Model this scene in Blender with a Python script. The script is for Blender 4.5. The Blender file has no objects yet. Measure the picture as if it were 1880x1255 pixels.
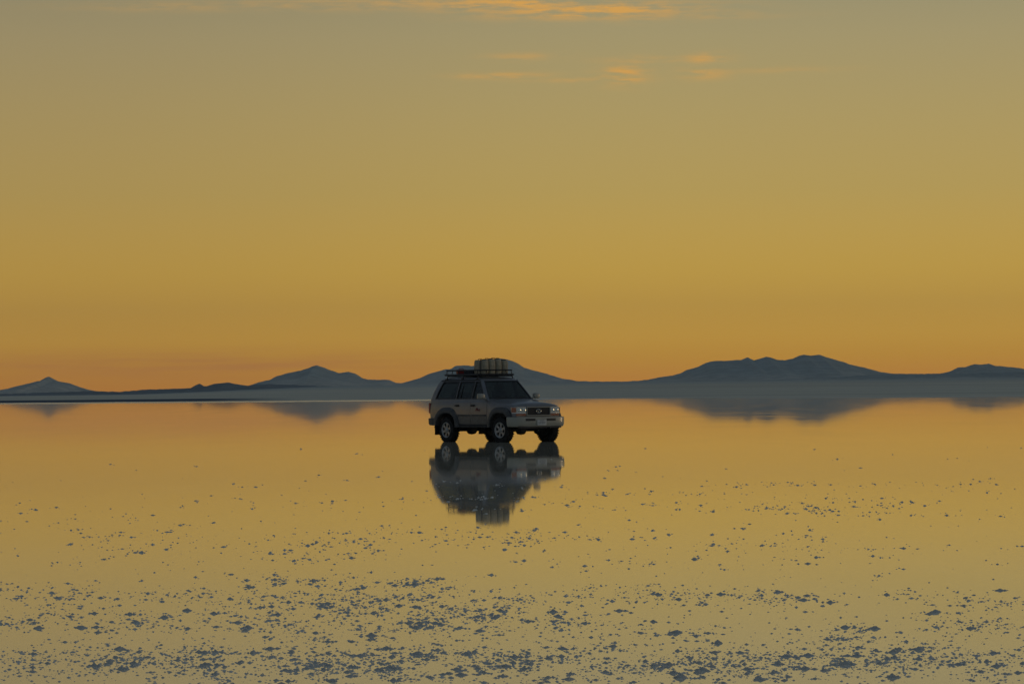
import bpy, math, random
from mathutils import Vector, Matrix, noise
C = bpy.context
SC = C.scene
R = math.radians

# ------------------------------------------------------------------ camera
LENS = 135.0
K = LENS / 70.0
F = LENS / 36.0 * 1880.0          # focal length in photograph pixels
CAM_H = 1.4945
ROLL = 0.0102
cam_d = bpy.data.cameras.new('camera')
cam_d.lens = LENS; cam_d.sensor_width = 36.0
cam_d.clip_start = 0.1; cam_d.clip_end = 120000.0
cam = bpy.data.objects.new('camera', cam_d)
SC.collection.objects.link(cam)
cam.matrix_world = (Matrix.Translation((0, 0, CAM_H)) @
                    Matrix.Rotation(R(90) + math.atan(91.0 / F), 4, 'X') @
                    Matrix.Rotation(-ROLL, 4, 'Z'))
SC.camera = cam
SC.view_settings.view_transform = 'Standard'
SC.view_settings.look = 'None'
SC.view_settings.exposure = 0.0
SC.view_settings.gamma = 1.0
SC.cycles.use_denoising = True
SC.cycles.max_bounces = 10
SC.cycles.transparent_max_bounces = 16
SC.cycles.volume_bounces = 0
SC.cycles.caustics_reflective = False
SC.cycles.caustics_refractive = False


def lin(c):
    return tuple(((v / 255.0) / 12.92 if v / 255.0 <= 0.04045 else ((v / 255.0 + 0.055) / 1.055) ** 2.4) for v in c) + (1.0,)


# ------------------------------------------------------------------ world: dusk sky
SUN_EL, SUN_AZ = 1.5, 78.0        # degrees; azimuth measured to the right of the view
W = bpy.data.worlds.new('World'); SC.world = W; W.use_nodes = True
nt = W.node_tree; nt.nodes.clear()


class NG:
    """small node-graph helper"""
    def __init__(s, tree): s.t = tree
    def n(s, kind, **kw):
        nd = s.t.nodes.new(kind)
        for k, v in kw.items(): setattr(nd, k, v)
        return nd
    def l(s, a, b): s.t.links.new(a, b)
    def m(s, op, a, b=None, c=None, clamp=False):
        nd = s.n('ShaderNodeMath', operation=op); nd.use_clamp = clamp
        for i, v in enumerate((a, b, c)):
            if v is None: continue
            if isinstance(v, (int, float)): nd.inputs[i].default_value = v
            else: s.l(v, nd.inputs[i])
        return nd.outputs[0]
    def mr(s, v, a, b, c, d, kind='SMOOTHSTEP'):
        nd = s.n('ShaderNodeMapRange'); nd.interpolation_type = kind
        s.l(v, nd.inputs[0])
        for i, x in enumerate((a, b, c, d)): nd.inputs[i + 1].default_value = x
        return nd.outputs[0]
    def mix(s, f, a, b, blend='MIX'):
        nd = s.n('ShaderNodeMix', data_type='RGBA', blend_type=blend)
        for i, v in ((0, f), (6, a), (7, b)):
            if isinstance(v, (int, float, tuple)): nd.inputs[i].default_value = v
            else: s.l(v, nd.inputs[i])
        return nd.outputs[2]
    def ramp(s, v, stops, interp='LINEAR'):
        nd = s.n('ShaderNodeValToRGB'); cr = nd.color_ramp; cr.interpolation = interp
        while len(cr.elements) < len(stops): cr.elements.new(0.5)
        for e, (p, c) in zip(cr.elements, stops):
            e.position = p; e.color = c
        s.l(v, nd.inputs[0]); return nd.outputs[0]
    def noise(s, vec, scale, detail=4, rough=0.5, dims='3D'):
        nd = s.n('ShaderNodeTexNoise'); nd.noise_dimensions = dims
        nd.inputs['Scale'].default_value = scale; nd.inputs['Detail'].default_value = detail
        nd.inputs['Roughness'].default_value = rough
        if vec is not None: s.l(vec, nd.inputs['Vector'])
        return nd.outputs[0]
    def comb(s, x, y, z):
        nd = s.n('ShaderNodeCombineXYZ')
        for i, v in enumerate((x, y, z)):
            if isinstance(v, (int, float)): nd.inputs[i].default_value = v
            else: s.l(v, nd.inputs[i])
        return nd.outputs[0]


g = NG(nt)
tc = g.n('ShaderNodeTexCoord')
sep = g.n('ShaderNodeSeparateXYZ'); g.l(tc.outputs['Generated'], sep.inputs[0])
dx, dy, dz = sep.outputs
zz = g.m('MAXIMUM', dz, 0.0)
zn = g.m('MULTIPLY', zz, 2.0 * K, clamp=True)
FRONT = [(0.0, (0.6423, 0.2424, 0.0237)), (0.0155, (0.6565, 0.2743, 0.0223)), (0.0345, (0.6802, 0.3274, 0.0199)), (0.0538, (0.7153, 0.3768, 0.0284)), (0.1194, (0.6485, 0.3869, 0.0472)), (0.2005, (0.517, 0.3527, 0.0877)), (0.281, (0.4499, 0.3327, 0.1174)), (0.354, (0.3888, 0.3112, 0.144)), (0.48, (0.2462, 0.2423, 0.1683)), (0.68, (0.1301, 0.147, 0.15)), (1.0, (0.0844, 0.117, 0.1529))]
front = g.ramp(zn, [(p_, c_ + (1.0,)) for p_, c_ in FRONT])
back = g.ramp(zn, [(0.0, lin((118, 128, 136))), (0.2, lin((136, 143, 150))), (0.5, lin((118, 131, 142))), (1.0, lin((84, 98, 110)))])
ff = g.mr(dy, -0.35, 0.85, 0.0, 1.0)
sky = g.mix(ff, back, front)
# the western half of the sky (right) glows more than the left
lr = g.mr(dx, -0.27 / K, 0.10 / K, 0.0, 1.0)
sky = g.mix(1.0, sky, g.mix(lr, (0.885, 0.855, 0.86, 1), (1, 1, 1, 1)), 'MULTIPLY')
# wisps of cirrus, catching the last light
vc = g.comb(g.m('MULTIPLY', dx, 60.0 * K), dy, g.m('MULTIPLY', dz, 300.0 * K))
cn = g.noise(vc, 1.0, 7, 0.62)
vc2 = g.comb(g.m('MULTIPLY', dx, 14.0 * K), g.m('MULTIPLY', dy, 2.0), g.m('MULTIPLY', dz, 330.0 * K))
cn2 = g.noise(vc2, 1.0, 5, 0.6)


def blob(x0, z0, sx, sz):
    sx, sz = sx / K, sz / K
    a = g.m('POWER', g.m('DIVIDE', g.m('SUBTRACT', dx, x0), sx), 2.0)
    b = g.m('POWER', g.m('DIVIDE', g.m('SUBTRACT', dz, z0), sz), 2.0)
    return g.m('EXPONENT', g.m('MULTIPLY', g.m('ADD', a, b), -1.0))


def pix(px, py):                 # direction of a photograph pixel
    u = (px - 940) / F; v = (718.5 - ROLL * (px - 940) - py) / F
    d = Vector((u, 1, v)).normalized(); return d.x, d.z


cl = None
for px, py, sx, sz, wt in ((1090, 18, 0.050, 0.0042, 1.35), (940, 6, 0.040, 0.0040, 1.3), (760, 6, 0.09, 0.0032, 0.55), (340, 12, 0.05, 0.0025, 0.28),
                           (1200, 30, 0.05, 0.0022, 0.5), (1148, 138, 0.011, 0.0046, 1.3), (925, 139, 0.020, 0.0016, 0.9), (1080, 146, 0.03, 0.0014, 0.5),
                           (1305, 107, 0.011, 0.0026, 0.9), (1298, 134, 0.012, 0.0030, 0.8), (1190, 110, 0.02, 0.0022, 0.5), (965, 104, 0.018, 0.002, 0.45), (1440, 128, 0.03, 0.0016, 0.3)):
    x0, z0 = pix(px, py)
    b = g.m('MULTIPLY', blob(x0, z0, sx, sz), wt)
    cl = b if cl is None else g.m('MAXIMUM', cl, b)
cm = g.mr(g.m('ADD', g.m('MULTIPLY', cn, 0.6), g.m('MULTIPLY', cn2, 0.4)), 0.39, 0.60, 0.0, 1.0)
cmask = g.m('MULTIPLY', g.m('MULTIPLY', cl, cm), 0.95, clamp=True)
sky = g.mix(cmask, sky, lin((216, 160, 76)))
# faint reddish streaks low on the left
x0, z0 = pix(330, 668)
rb = g.m('MULTIPLY', blob(x0, z0, 0.12, 0.006), g.mr(cn2, 0.35, 0.65, 0.15, 0.75))
sky = g.mix(rb, sky, lin((188, 116, 60)))
nish = g.n('ShaderNodeTexSky', sky_type='NISHITA', sun_disc=False)
nish.sun_elevation = R(SUN_EL); nish.sun_rotation = R(SUN_AZ)
nish.altitude = 3600.0
bg1 = g.n('ShaderNodeBackground'); g.l(sky, bg1.inputs[0]); bg1.inputs[1].default_value = 1.0
bg2 = g.n('ShaderNodeBackground'); g.l(nish.outputs[0], bg2.inputs[0]); bg2.inputs[1].default_value = 0.012
add = g.n('ShaderNodeAddShader'); g.l(bg1.outputs[0], add.inputs[0]); g.l(bg2.outputs[0], add.inputs[1])
out = g.n('ShaderNodeOutputWorld'); g.l(add.outputs[0], out.inputs[0])

sun_d = bpy.data.lights.new('sun', 'SUN'); sun_d.energy = 0.3; sun_d.angle = R(6); sun_d.color = (1.0, 0.72, 0.42)
sun = bpy.data.objects.new('sun', sun_d); SC.collection.objects.link(sun)
sd = Vector((math.sin(R(SUN_AZ)) * math.cos(R(4)), math.cos(R(SUN_AZ)) * math.cos(R(4)), math.sin(R(4))))
sun.rotation_euler = sd.to_track_quat('Z', 'Y').to_euler()


# ------------------------------------------------------------------ helpers
def tag(o, label=None, cat=None, group=None, kind=None):
    for k, v in (('label', label), ('category', cat), ('group', group), ('kind', kind)):
        if v: o[k] = v
    return o


def empty(name, loc, rz=0.0):
    o = bpy.data.objects.new(name, None); SC.collection.objects.link(o)
    o.location = loc; o.rotation_euler = (0, 0, rz); o.empty_display_size = 0.3
    return o


class MB:
    """collects vertices and faces; build() links them as one mesh object"""
    def __init__(s): s.v = []; s.f = []; s.m = []
    def add(s, vs, fs, mi=0):
        b = len(s.v); s.v += [tuple(p) for p in vs]
        for f in fs: s.f.append([b + i for i in f]); s.m.append(mi)
    def box(s, c, d, mi=0, rot=None, taper=None, bev=0.0):
        x, y, z = (k / 2 for k in d)
        if bev:
            return s.rbox(c, d, bev, mi, rot)
        vs = [Vector((sx * x, sy * y, sz * z)) for sz in (-1, 1) for sy in (-1, 1) for sx in (-1, 1)]
        if taper: vs = [Vector((p.x * (taper[0] if p.z > 0 else 1), p.y * (taper[1] if p.z > 0 else 1), p.z)) for p in vs]
        if rot: vs = [rot @ p for p in vs]
        s.add([p + Vector(c) for p in vs], [(0, 2, 3, 1), (4, 5, 7, 6), (0, 1, 5, 4), (2, 6, 7, 3), (0, 4, 6, 2), (1, 3, 7, 5)], mi)
    def rbox(s, c, d, r, mi=0, rot=None):
        """box with rounded vertical corners and chamfered top and bottom"""
        rings = []
        for z, k in ((-d[2] / 2, r * .6), (-d[2] / 2 + r * .6, 0), (d[2] / 2 - r * .6, 0), (d[2] / 2, r * .6)):
            rings.append([Vector((p[0], p[1], z)) for p in rrect(-d[0] / 2 + k, d[0] / 2 - k, -d[1] / 2 + k, d[1] / 2 - k, max(r - k * .5, .001), 4)])
        if rot: rings = [[rot @ p for p in q] for q in rings]
        s.loft([[p + Vector(c) for p in q] for q in rings], mi, cap=True)
    def loft(s, rings, mi=0, cap=False, closed=True):
        n = len(rings[0]); vs = [p for r in rings for p in r]; fs = []
        for i in range(len(rings) - 1):
            for j in range(n if closed else n - 1):
                k = (j + 1) % n
                fs.append((i * n + j, i * n + k, (i + 1) * n + k, (i + 1) * n + j))
        if cap:
            fs.append(tuple(range(n - 1, -1, -1))); fs.append(tuple((len(rings) - 1) * n + j for j in range(n)))
        s.add(vs, fs, mi)
    def tube(s, pts, r, mi=0, n=8, closed=False):
        pts = [Vector(p) for p in pts]; rings = []
        N = len(pts)
        for i, p in enumerate(pts):
            a = pts[i - 1] if (i or closed) else p; b = pts[(i + 1) % N] if (i < N - 1 or closed) else p
            t = (b - a).normalized()
            u = t.orthogonal().normalized() if abs(t.z) > .95 else t.cross(Vector((0, 0, 1))).normalized()
            w = t.cross(u)
            rings.append([p + (u * math.cos(q) + w * math.sin(q)) * r for q in [2 * math.pi * k / n for k in range(n)]])
        if closed: rings.append(rings[0])
        s.loft(rings, mi, cap=not closed)
    def lathe(s, prof, axis_o, n=32, mi=0):
        """profile [(radius, offset along y)] turned round the y axis through axis_o"""
        o = Vector(axis_o)
        rings = [[o + Vector((r * math.cos(2 * math.pi * k / n), y, r * math.sin(2 * math.pi * k / n))) for k in range(n)] for r, y in prof]
        s.loft(rings, mi, cap=True)
    def prism(s, poly, lo, hi, axis='y', mi=0):
        def P(a, b, c): return {'y': (a, c, b), 'z': (a, b, c), 'x': (c, a, b)}[axis]
        n = len(poly)
        vs = [P(a, b, lo) for a, b in poly] + [P(a, b, hi) for a, b in poly]
        fs = [tuple(range(n)), tuple(range(2 * n - 1, n - 1, -1))] + [(i, i + n, (i + 1) % n + n, (i + 1) % n) for i in range(n)]
        s.add(vs, fs, mi)
    def mesh(s, name, mats, smooth=35):
        me = bpy.data.meshes.new(name)
        me.from_pydata(s.v, [], s.f)
        for m in (mats if isinstance(mats, (list, tuple)) else [mats]): me.materials.append(m)
        me.polygons.foreach_set('material_index', s.m)
        import bmesh
        bm = bmesh.new(); bm.from_mesh(me); bmesh.ops.recalc_face_normals(bm, faces=bm.faces); bm.to_mesh(me); bm.free()
        finish(me, smooth)
        return me
    def build(s, name, mats, parent=None, smooth=35, off=(0, 0, 0)):
        if any(off): s.v = [(a + off[0], b + off[1], c + off[2]) for a, b, c in s.v]
        o = bpy.data.objects.new(name, s.mesh(name, mats, smooth)); SC.collection.objects.link(o)
        if parent: o.parent = parent
        return o


def finish(me, smooth):
    if smooth:
        me.polygons.foreach_set('use_smooth', [True] * len(me.polygons))
        me.set_sharp_from_angle(angle=R(smooth))
    me.update()


def rrect(x0, x1, y0, y1, r, n=5):
    r = min(r, (x1 - x0) / 2 - 1e-4, (y1 - y0) / 2 - 1e-4); r = max(r, 1e-4)
    pts = []
    for cx, cy, a0 in ((x1 - r, y1 - r, 0), (x0 + r, y1 - r, 90), (x0 + r, y0 + r, 180), (x1 - r, y0 + r, 270)):
        for k in range(n + 1):
            a = R(a0 + 90 * k / n); pts.append((cx + r * math.cos(a), cy + r * math.sin(a)))
    return pts


def boolean(a, b, op='DIFFERENCE'):
    """apply b to a; b is removed"""
    md = a.modifiers.new('b', 'BOOLEAN'); md.operation = op; md.object = b; md.solver = 'EXACT'
    C.view_layer.update()
    dg = C.evaluated_depsgraph_get()
    me = bpy.data.meshes.new_from_object(a.evaluated_get(dg))
    a.modifiers.clear(); a.data = me
    bpy.data.objects.remove(b, do_unlink=True)


def lerp_tab(tab, x):
    if x <= tab[0][0]: return tab[0][1]
    for (a, u), (b, v) in zip(tab, tab[1:]):
        if x <= b: return u + (v - u) * (x - a) / (b - a)
    return tab[-1][1]


# ------------------------------------------------------------------ materials
def mat(name, col, rough=0.6, metal=0.0, spec=0.5, coat=0.0, var=0.0, vscale=5.0, bump=0.0, bscale=30.0, dust=None):
    m = bpy.data.materials.new(name); m.use_nodes = True
    h = NG(m.node_tree); p = m.node_tree.nodes['Principled BSDF']
    col = tuple(col) + (1.0,) if len(col) == 3 else col
    p.inputs['Base Color'].default_value = col
    p.inputs['Roughness'].default_value = rough; p.inputs['Metallic'].default_value = metal
    p.inputs['Specular IOR Level'].default_value = spec
    p.inputs['Coat Weight'].default_value = coat; p.inputs['Coat Roughness'].default_value = 0.12
    co = h.n('ShaderNodeTexCoord').outputs['Object']
    if var or dust:
        nz = h.noise(co, vscale, 5, 0.6)
        c = h.mix(h.mr(nz, 0.3, 0.7, 0, 1), tuple(v * (1 - var) for v in col[:3]) + (1,), tuple(min(1, v * (1 + var)) for v in col[:3]) + (1,))
        if dust:                          # dried salt splashed on
            dn = h.noise(co, vscale * 4, 8, 0.7)
            c = h.mix(h.mr(dn, 0.48, 0.75, 0, dust), c, (0.42, 0.40, 0.36, 1))
            h.l(h.mr(dn, 0.45, 0.75, rough, min(1, rough + .3)), p.inputs['Roughness'])
        h.l(c, p.inputs['Base Color'])
    if bump:
        b = h.n('ShaderNodeBump'); b.inputs['Strength'].default_value = bump; b.inputs['Distance'].default_value = 0.01
        h.l(h.noise(co, bscale, 6, 0.6), b.inputs['Height']); h.l(b.outputs[0], p.inputs['Normal'])
    return m


M = {
    'paint': mat('car_paint', (0.165, 0.160, 0.166), 0.38, 0.55, coat=0.4, var=0.06, dust=0.30),
    'paint_low': mat('lower_paint', (0.13, 0.12, 0.115), 0.5, 0.4, coat=0.1, var=0.1, dust=0.55),
    'flare': mat('flare_plastic', (0.05, 0.05, 0.052), 0.55, 0.1, var=0.1, dust=0.35),
    'bumper': mat('bumper_paint', (0.30, 0.285, 0.24), 0.42, 0.2, coat=0.2, var=0.06, dust=0.2),
    'black': mat('black_trim', (0.012, 0.012, 0.014), 0.55, var=0.2),
    'rubber': mat('tyre_rubber', (0.014, 0.014, 0.015), 0.85, spec=0.25, var=0.3, dust=0.08),
    'alloy': mat('wheel_alloy', (0.30, 0.30, 0.30), 0.38, 0.7, var=0.1, dust=0.3),
    'chrome': mat('chrome', (0.50, 0.50, 0.48), 0.28, 1.0, dust=0.3),
    'steel': mat('chassis_steel', (0.03, 0.03, 0.032), 0.7, 0.3, var=0.2),
    'rack': mat('rack_steel', (0.018, 0.018, 0.02), 0.5, 0.3, var=0.2),
    'seat': mat('seat_cloth', (0.10, 0.085, 0.07), 0.9, var=0.15),
    'dash': mat('dash_plastic', (0.03, 0.028, 0.026), 0.7),
    'amber': mat('amber_lens', (0.30, 0.07, 0.015), 0.12, coat=0.6),
    'lens': mat('headlight_lens', (0.40, 0.40, 0.37), 0.14, 0.5, coat=0.6),
    'bowl': mat('reflector_bowl', (0.55, 0.54, 0.50), 0.18, 1.0),
    'plate': mat('plate_white', (0.45, 0.45, 0.44), 0.5, var=0.08),
    'mark': mat('plate_ink', (0.06, 0.06, 0.09), 0.6),
    'redmark': mat('door_red_lettering', (0.20, 0.02, 0.018), 0.5),
    'red': mat('red_plastic', (0.20, 0.012, 0.012), 0.45, var=0.15, vscale=12),
    'white': mat('white_plastic', (0.55, 0.55, 0.55), 0.5),
    'canvas': mat('tan_canvas', (0.32, 0.275, 0.195), 0.85, var=0.22, vscale=9, bump=0.5, bscale=40),
    'bag': mat('dark_bag_cloth', (0.03, 0.032, 0.04), 0.85, var=0.3, vscale=8, bump=0.6, bscale=22),
    'tail': mat('tail_lamp_red', (0.25, 0.01, 0.01), 0.15, coat=0.6),
}


def glass(name, tint, rgh=0.02, film=0.14):
    m = bpy.data.materials.new(name); m.use_nodes = True; t = m.node_tree; t.nodes.clear(); h = NG(t)
    tr = h.n('ShaderNodeBsdfTransparent'); tr.inputs[0].default_value = tint
    gl = h.n('ShaderNodeBsdfGlossy'); gl.inputs['Roughness'].default_value = rgh; gl.inputs[0].default_value = (0.9, 0.9, 0.9, 1)
    fr = h.n('ShaderNodeFresnel'); 
    bf = h.n('ShaderNodeNewGeometry').outputs['Backfacing']
    h.l(h.mr(bf, 0, 1, 1.42, 1 / 1.42, 'LINEAR'), fr.inputs[0])
    mx = h.n('ShaderNodeMixShader'); h.l(fr.outputs[0], mx.inputs[0]); h.l(tr.outputs[0], mx.inputs[1]); h.l(gl.outputs[0], mx.inputs[2])
    # a film of dried salt dust on the panes
    df = h.n('ShaderNodeBsdfDiffuse'); df.inputs[0].default_value = (0.22, 0.22, 0.20, 1)
    co = h.n('ShaderNodeTexCoord').outputs['Object']
    m2 = h.n('ShaderNodeMixShader'); h.l(h.mr(h.noise(co, 6, 6, .65), .35, .8, 0.01, film), m2.inputs[0])
    h.l(mx.outputs[0], m2.inputs[1]); h.l(df.outputs[0], m2.inputs[2])
    o = h.n('ShaderNodeOutputMaterial'); h.l(m2.outputs[0], o.inputs[0])
    return m


M['glass'] = glass('tinted_glass', (0.40, 0.44, 0.42, 1), film=0.05)
M['screen'] = glass('windscreen_glass', (0.42, 0.45, 0.44, 1), film=0.035)

# ------------------------------------------------------------------ terrain


def hy(px): return 718.5 - ROLL * (px - 940)          # true horizon row at column px


def ground(px, py):                                    # where the sight line meets the water
    y = CAM_H * F / (py - hy(px)); return (px - 940) / F * y, y


# --- shallow water over white salt
def water_material():
    m = bpy.data.materials.new('still_brine_over_salt'); m.use_nodes = True; t = m.node_tree
    h = NG(t); p = t.nodes['Principled BSDF']
    co = h.n('ShaderNodeNewGeometry').outputs['Position']
    p.inputs['Base Color'].default_value = (0.6, 0.58, 0.5, 1)
    mp = h.n('ShaderNodeMapping'); mp.inputs['Scale'].default_value = (0.35, 0.06, 1); h.l(co, mp.inputs[0])
    nz = h.noise(mp.outputs[0], 1.0, 4, .55)
    h.l(h.mr(nz, 0.3, 0.7, 0.018, 0.033), p.inputs['Roughness'])
    c = h.mix(h.mr(h.noise(mp.outputs[0], 2.3, 5, .6), .3, .7, 0, 1), (0.78, 0.70, 0.53, 1), (0.88, 0.80, 0.62, 1))
    h.l(c, p.inputs['Base Color'])
    p.inputs['IOR'].default_value = 1.54; p.inputs['Specular IOR Level'].default_value = 0.5
    return m


SH0 = [(-600, 452), (-200, 430), (0, 405), (250, 388), (500, 372), (800, 368), (1000, 372), (1150, 378), (1300, 352),
      (1500, 318), (1640, 292), (1760, 300), (1900, 286), (2200, 280), (2600, 300)]
SH = [(a_, d_ * K) for a_, d_ in SH0]   # shoreline distance by column
b = MB()
XS = [-12000, -4000, -2000] + [(px - 940) / F * d * 1.0 for px, d in SH] + [2000, 4000, 12000]
YS = [1000, 960, 920] + [d for _, d in SH] + [580, 620, 660]
n = len(XS)
vs = [(x, -4000, 0) for x in XS] + [(x, -20, 0) for x in XS] + [(x, y + 80, 0) for x, y in zip(XS, YS)]
b.add(vs, [(r * n + i, r * n + i + 1, (r + 1) * n + i + 1, (r + 1) * n + i) for r in range(2) for i in range(n - 1)])
wat = tag(b.build('water', water_material(), smooth=0), kind='structure')


# --- dry salt flat beyond the water, rising very gently to the fans under the hills
def land_material():
    m = bpy.data.materials.new('dry_salt_flat'); m.use_nodes = True; t = m.node_tree
    h = NG(t); p = t.nodes['Principled BSDF']
    at = h.n('ShaderNodeAttribute', attribute_name='shore').outputs['Fac']
    sp = h.n('ShaderNodeSeparateXYZ'); co = h.n('ShaderNodeNewGeometry').outputs['Position']; h.l(co, sp.inputs[0])
    mp = h.n('ShaderNodeMapping'); mp.inputs['Scale'].default_value = (0.0012, 0.006, 0.0); h.l(co, mp.inputs[0])
    nz = h.noise(mp.outputs[0], 1.0, 6, .6)
    mp2 = h.n('ShaderNodeMapping'); mp2.inputs['Scale'].default_value = (0.0006, 0.0025, 0.0); h.l(co, mp2.inputs[0])
    n2 = h.noise(mp2.outputs[0], 1.0, 5, .6)
    c = h.mix(h.mr(nz, .35, .65, 0, 1), (0.52, 0.475, 0.375, 1), (0.70, 0.64, 0.51, 1))
    c = h.mix(h.mr(n2, .55, .72, 0, .6), c, (0.74, 0.68, 0.55, 1))
    # rising ground turns darker and bluer far back, blending into the hills
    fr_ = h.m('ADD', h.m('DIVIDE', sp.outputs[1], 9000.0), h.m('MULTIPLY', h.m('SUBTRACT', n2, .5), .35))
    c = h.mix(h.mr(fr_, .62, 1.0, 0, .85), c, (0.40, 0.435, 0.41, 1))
    # damp mud band along the western (left) shore, pale wet salt at the rim
    left = h.mr(h.m('DIVIDE', sp.outputs[0], sp.outputs[1]), -0.16 / K, -0.10 / K, 1, 0)
    band = h.m('MULTIPLY', h.m('MULTIPLY', h.mr(at, 120, 150, 0, 1), h.mr(at, 560, 800, 1, 0)), left)
    c = h.mix(band, c, (0.10, 0.12, 0.145, 1))
    rim = h.m('MULTIPLY', h.mr(h.m('ADD', at, h.m('MULTIPLY', h.m('SUBTRACT', nz, .5), 90.0)), 85, 140, 1, 0), h.mr(h.m('DIVIDE', sp.outputs[0], sp.outputs[1]), -0.03 / K, 0.06 / K, 1, 0.15))
    c = h.mix(rim, c, (0.60, 0.57, 0.50, 1))
    h.l(c, p.inputs['Base Color'])
    h.l(h.mix(rim, (0.95, 0.95, 0.95, 1), (0.22, 0.22, 0.22, 1)), p.inputs['Roughness'])
    h.l(h.mix(rim, (0.0, 0.0, 0.0, 1), (0.5, 0.5, 0.5, 1)), p.inputs['Specular IOR Level'])
    return m


rows = [-24, 0, 8, 20, 40, 60, 75, 100, 150, 220, 300, 420, 600, 900, 1400, 2200, 3200, 4200, 5200, 6200, 7200, 8200, 9500, 12000, 16000, 26000]
cols = [-16000, -9000, -5000, -3000] + [940 + k * 40 - 2400 for k in range(121)] + [3000, 5000, 9000, 16000]
vs, fs, sh = [], [], []
for d in rows:
    for i, cpx in enumerate(cols):
        if i < 4 or i >= len(cols) - 4:
            s = cpx / 9000.0; y0 = (440 if cpx < 0 else 290) * K; x = cpx; y = y0 + d
        else:
            y0 = lerp_tab(SH, cpx) + 12 * K * noise.fractal((cpx * .011, 1, 0), 1, 2, 4); y = y0 + d; x = (cpx - 940) / F * y
        z = -0.04 if d < 0 else 0.035 + min(d, 20) * 0.0005
        far = max(0, min(y, 9200) - 2600)
        px_ = 940 + x / y * F
        z += 1 / K * lerp_tab([(-600, 6), (250, 8), (400, 20), (560, 34), (800, 40), (1100, 44), (2400, 46)], px_) * (far / 6600.0) ** 1.5 * (1 + .25 * noise.noise((x * .0004, y * .0003, 2))) if far else 0
        vs.append((x, y, z)); sh.append(d)
nc = len(cols)
fs = [(r * nc + i, r * nc + i + 1, (r + 1) * nc + i + 1, (r + 1) * nc + i) for r in range(len(rows) - 1) for i in range(nc - 1)]
b = MB(); b.add(vs, fs)
land = tag(b.build('salt_flat', land_material(), smooth=60), kind='structure')
a = land.data.attributes.new('shore', 'FLOAT', 'POINT'); a.data.foreach_set('value', sh)


# --- hills and volcanoes on the far shore
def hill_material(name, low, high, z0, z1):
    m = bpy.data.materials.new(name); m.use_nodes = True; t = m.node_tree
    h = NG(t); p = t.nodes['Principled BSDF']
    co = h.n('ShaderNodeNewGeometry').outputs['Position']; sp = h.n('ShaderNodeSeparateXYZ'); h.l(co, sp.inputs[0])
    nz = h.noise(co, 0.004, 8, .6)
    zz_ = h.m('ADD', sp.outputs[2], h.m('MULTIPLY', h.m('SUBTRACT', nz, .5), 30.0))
    c = h.mix(h.mr(zz_, z0, z1, 0, 1), low + (1,), high + (1,))  # pale alluvial foot, with the low haze put into this colour too
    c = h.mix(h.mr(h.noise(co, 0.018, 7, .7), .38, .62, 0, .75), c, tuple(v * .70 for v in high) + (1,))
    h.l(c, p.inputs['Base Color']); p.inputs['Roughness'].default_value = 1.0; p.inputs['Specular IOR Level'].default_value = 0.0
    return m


HM = hill_material('hazed_hill_rock', (0.54, 0.53, 0.47), (0.36, 0.425, 0.42), 16, 58)
HD = hill_material('hazed_scrub_ridge', (0.54, 0.53, 0.47), (0.33, 0.385, 0.38), 14, 36)
HL = hill_material('dark_scrub_ridge', (0.17, 0.22, 0.25), (0.17, 0.22, 0.25), 15, 35)


def mountain(name, pts, dist, depth, material, seed, rough=0.6):
    """a ridge whose crest follows pts (photograph columns and rows), with its own distance and a real depth"""
    x0, x1 = pts[0][0], pts[-1][0]
    N = int((x1 - x0) / 2.0) + 1
    ts = [-1.0, -.86, -.72, -.58, -.45, -.33, -.22, -.12, -.05, 0.0, .08, .2, .4, .7, 1.0]
    vs = []
    for i in range(N):
        px = x0 + (x1 - x0) * i / (N - 1)
        py = lerp_tab(pts, px) + rough * (noise.fractal((px * .09, seed, 0), 1.0, 2.0, 4) * 1.1)
        H = max((hy(px) - py) * dist / F + CAM_H, -2)
        X = (px - 940) / F * dist
        for tt in ts:
            q = 1 - abs(tt) ** 1.15
            gul = noise.fractal((X * .0035, tt * 2.2 + seed, seed * 3.7), 1.0, 2.0, 5)
            q = q * (1 - .28 * min(1, abs(tt) * 2.2) * (0.5 + 0.8 * gul)) if abs(tt) < 1 else -.05
            off = 0.12 * depth * noise.noise((X * .0016, seed, 0))
            vs.append((X, dist + tt * depth + off, H * q - (3 if abs(tt) == 1 else 0)))
    k = len(ts); fs = [(i * k + j, (i + 1) * k + j, (i + 1) * k + j + 1, i * k + j + 1) for i in range(N - 1) for j in range(k - 1)]
    b = MB(); b.add(vs, fs)
    return tag(b.build(name, material, smooth=80), kind='structure')


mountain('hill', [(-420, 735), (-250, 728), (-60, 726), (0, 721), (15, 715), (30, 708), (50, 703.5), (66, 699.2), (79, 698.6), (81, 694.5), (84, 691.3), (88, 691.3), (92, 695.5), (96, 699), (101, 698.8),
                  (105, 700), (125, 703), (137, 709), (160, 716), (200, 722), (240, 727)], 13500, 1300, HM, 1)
mountain('ridge', [(-700, 728), (-300, 724), (-60, 726), (0, 723), (40, 722), (75, 720), (120, 719), (165, 717.5), (205, 718.5), (220, 719), (260, 715), (330, 713), (355, 711.5),
                   (361, 706), (366, 704), (371, 708), (378, 708.5), (386, 706), (402, 703), (420, 702), (440, 706), (456, 707.5), (474, 704.5),
                   (500, 705), (560, 707), (640, 711), (760, 716), (800, 722)], 9300, 700, HL, 2, 0.8)
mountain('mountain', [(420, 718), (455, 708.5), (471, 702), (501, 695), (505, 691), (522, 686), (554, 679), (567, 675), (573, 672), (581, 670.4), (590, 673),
                      (601, 677), (620, 684), (648, 690), (675, 696.4), (714, 697), (726, 702), (739, 703.5), (790, 708), (860, 716)], 11000, 1200, HM, 3)
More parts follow.
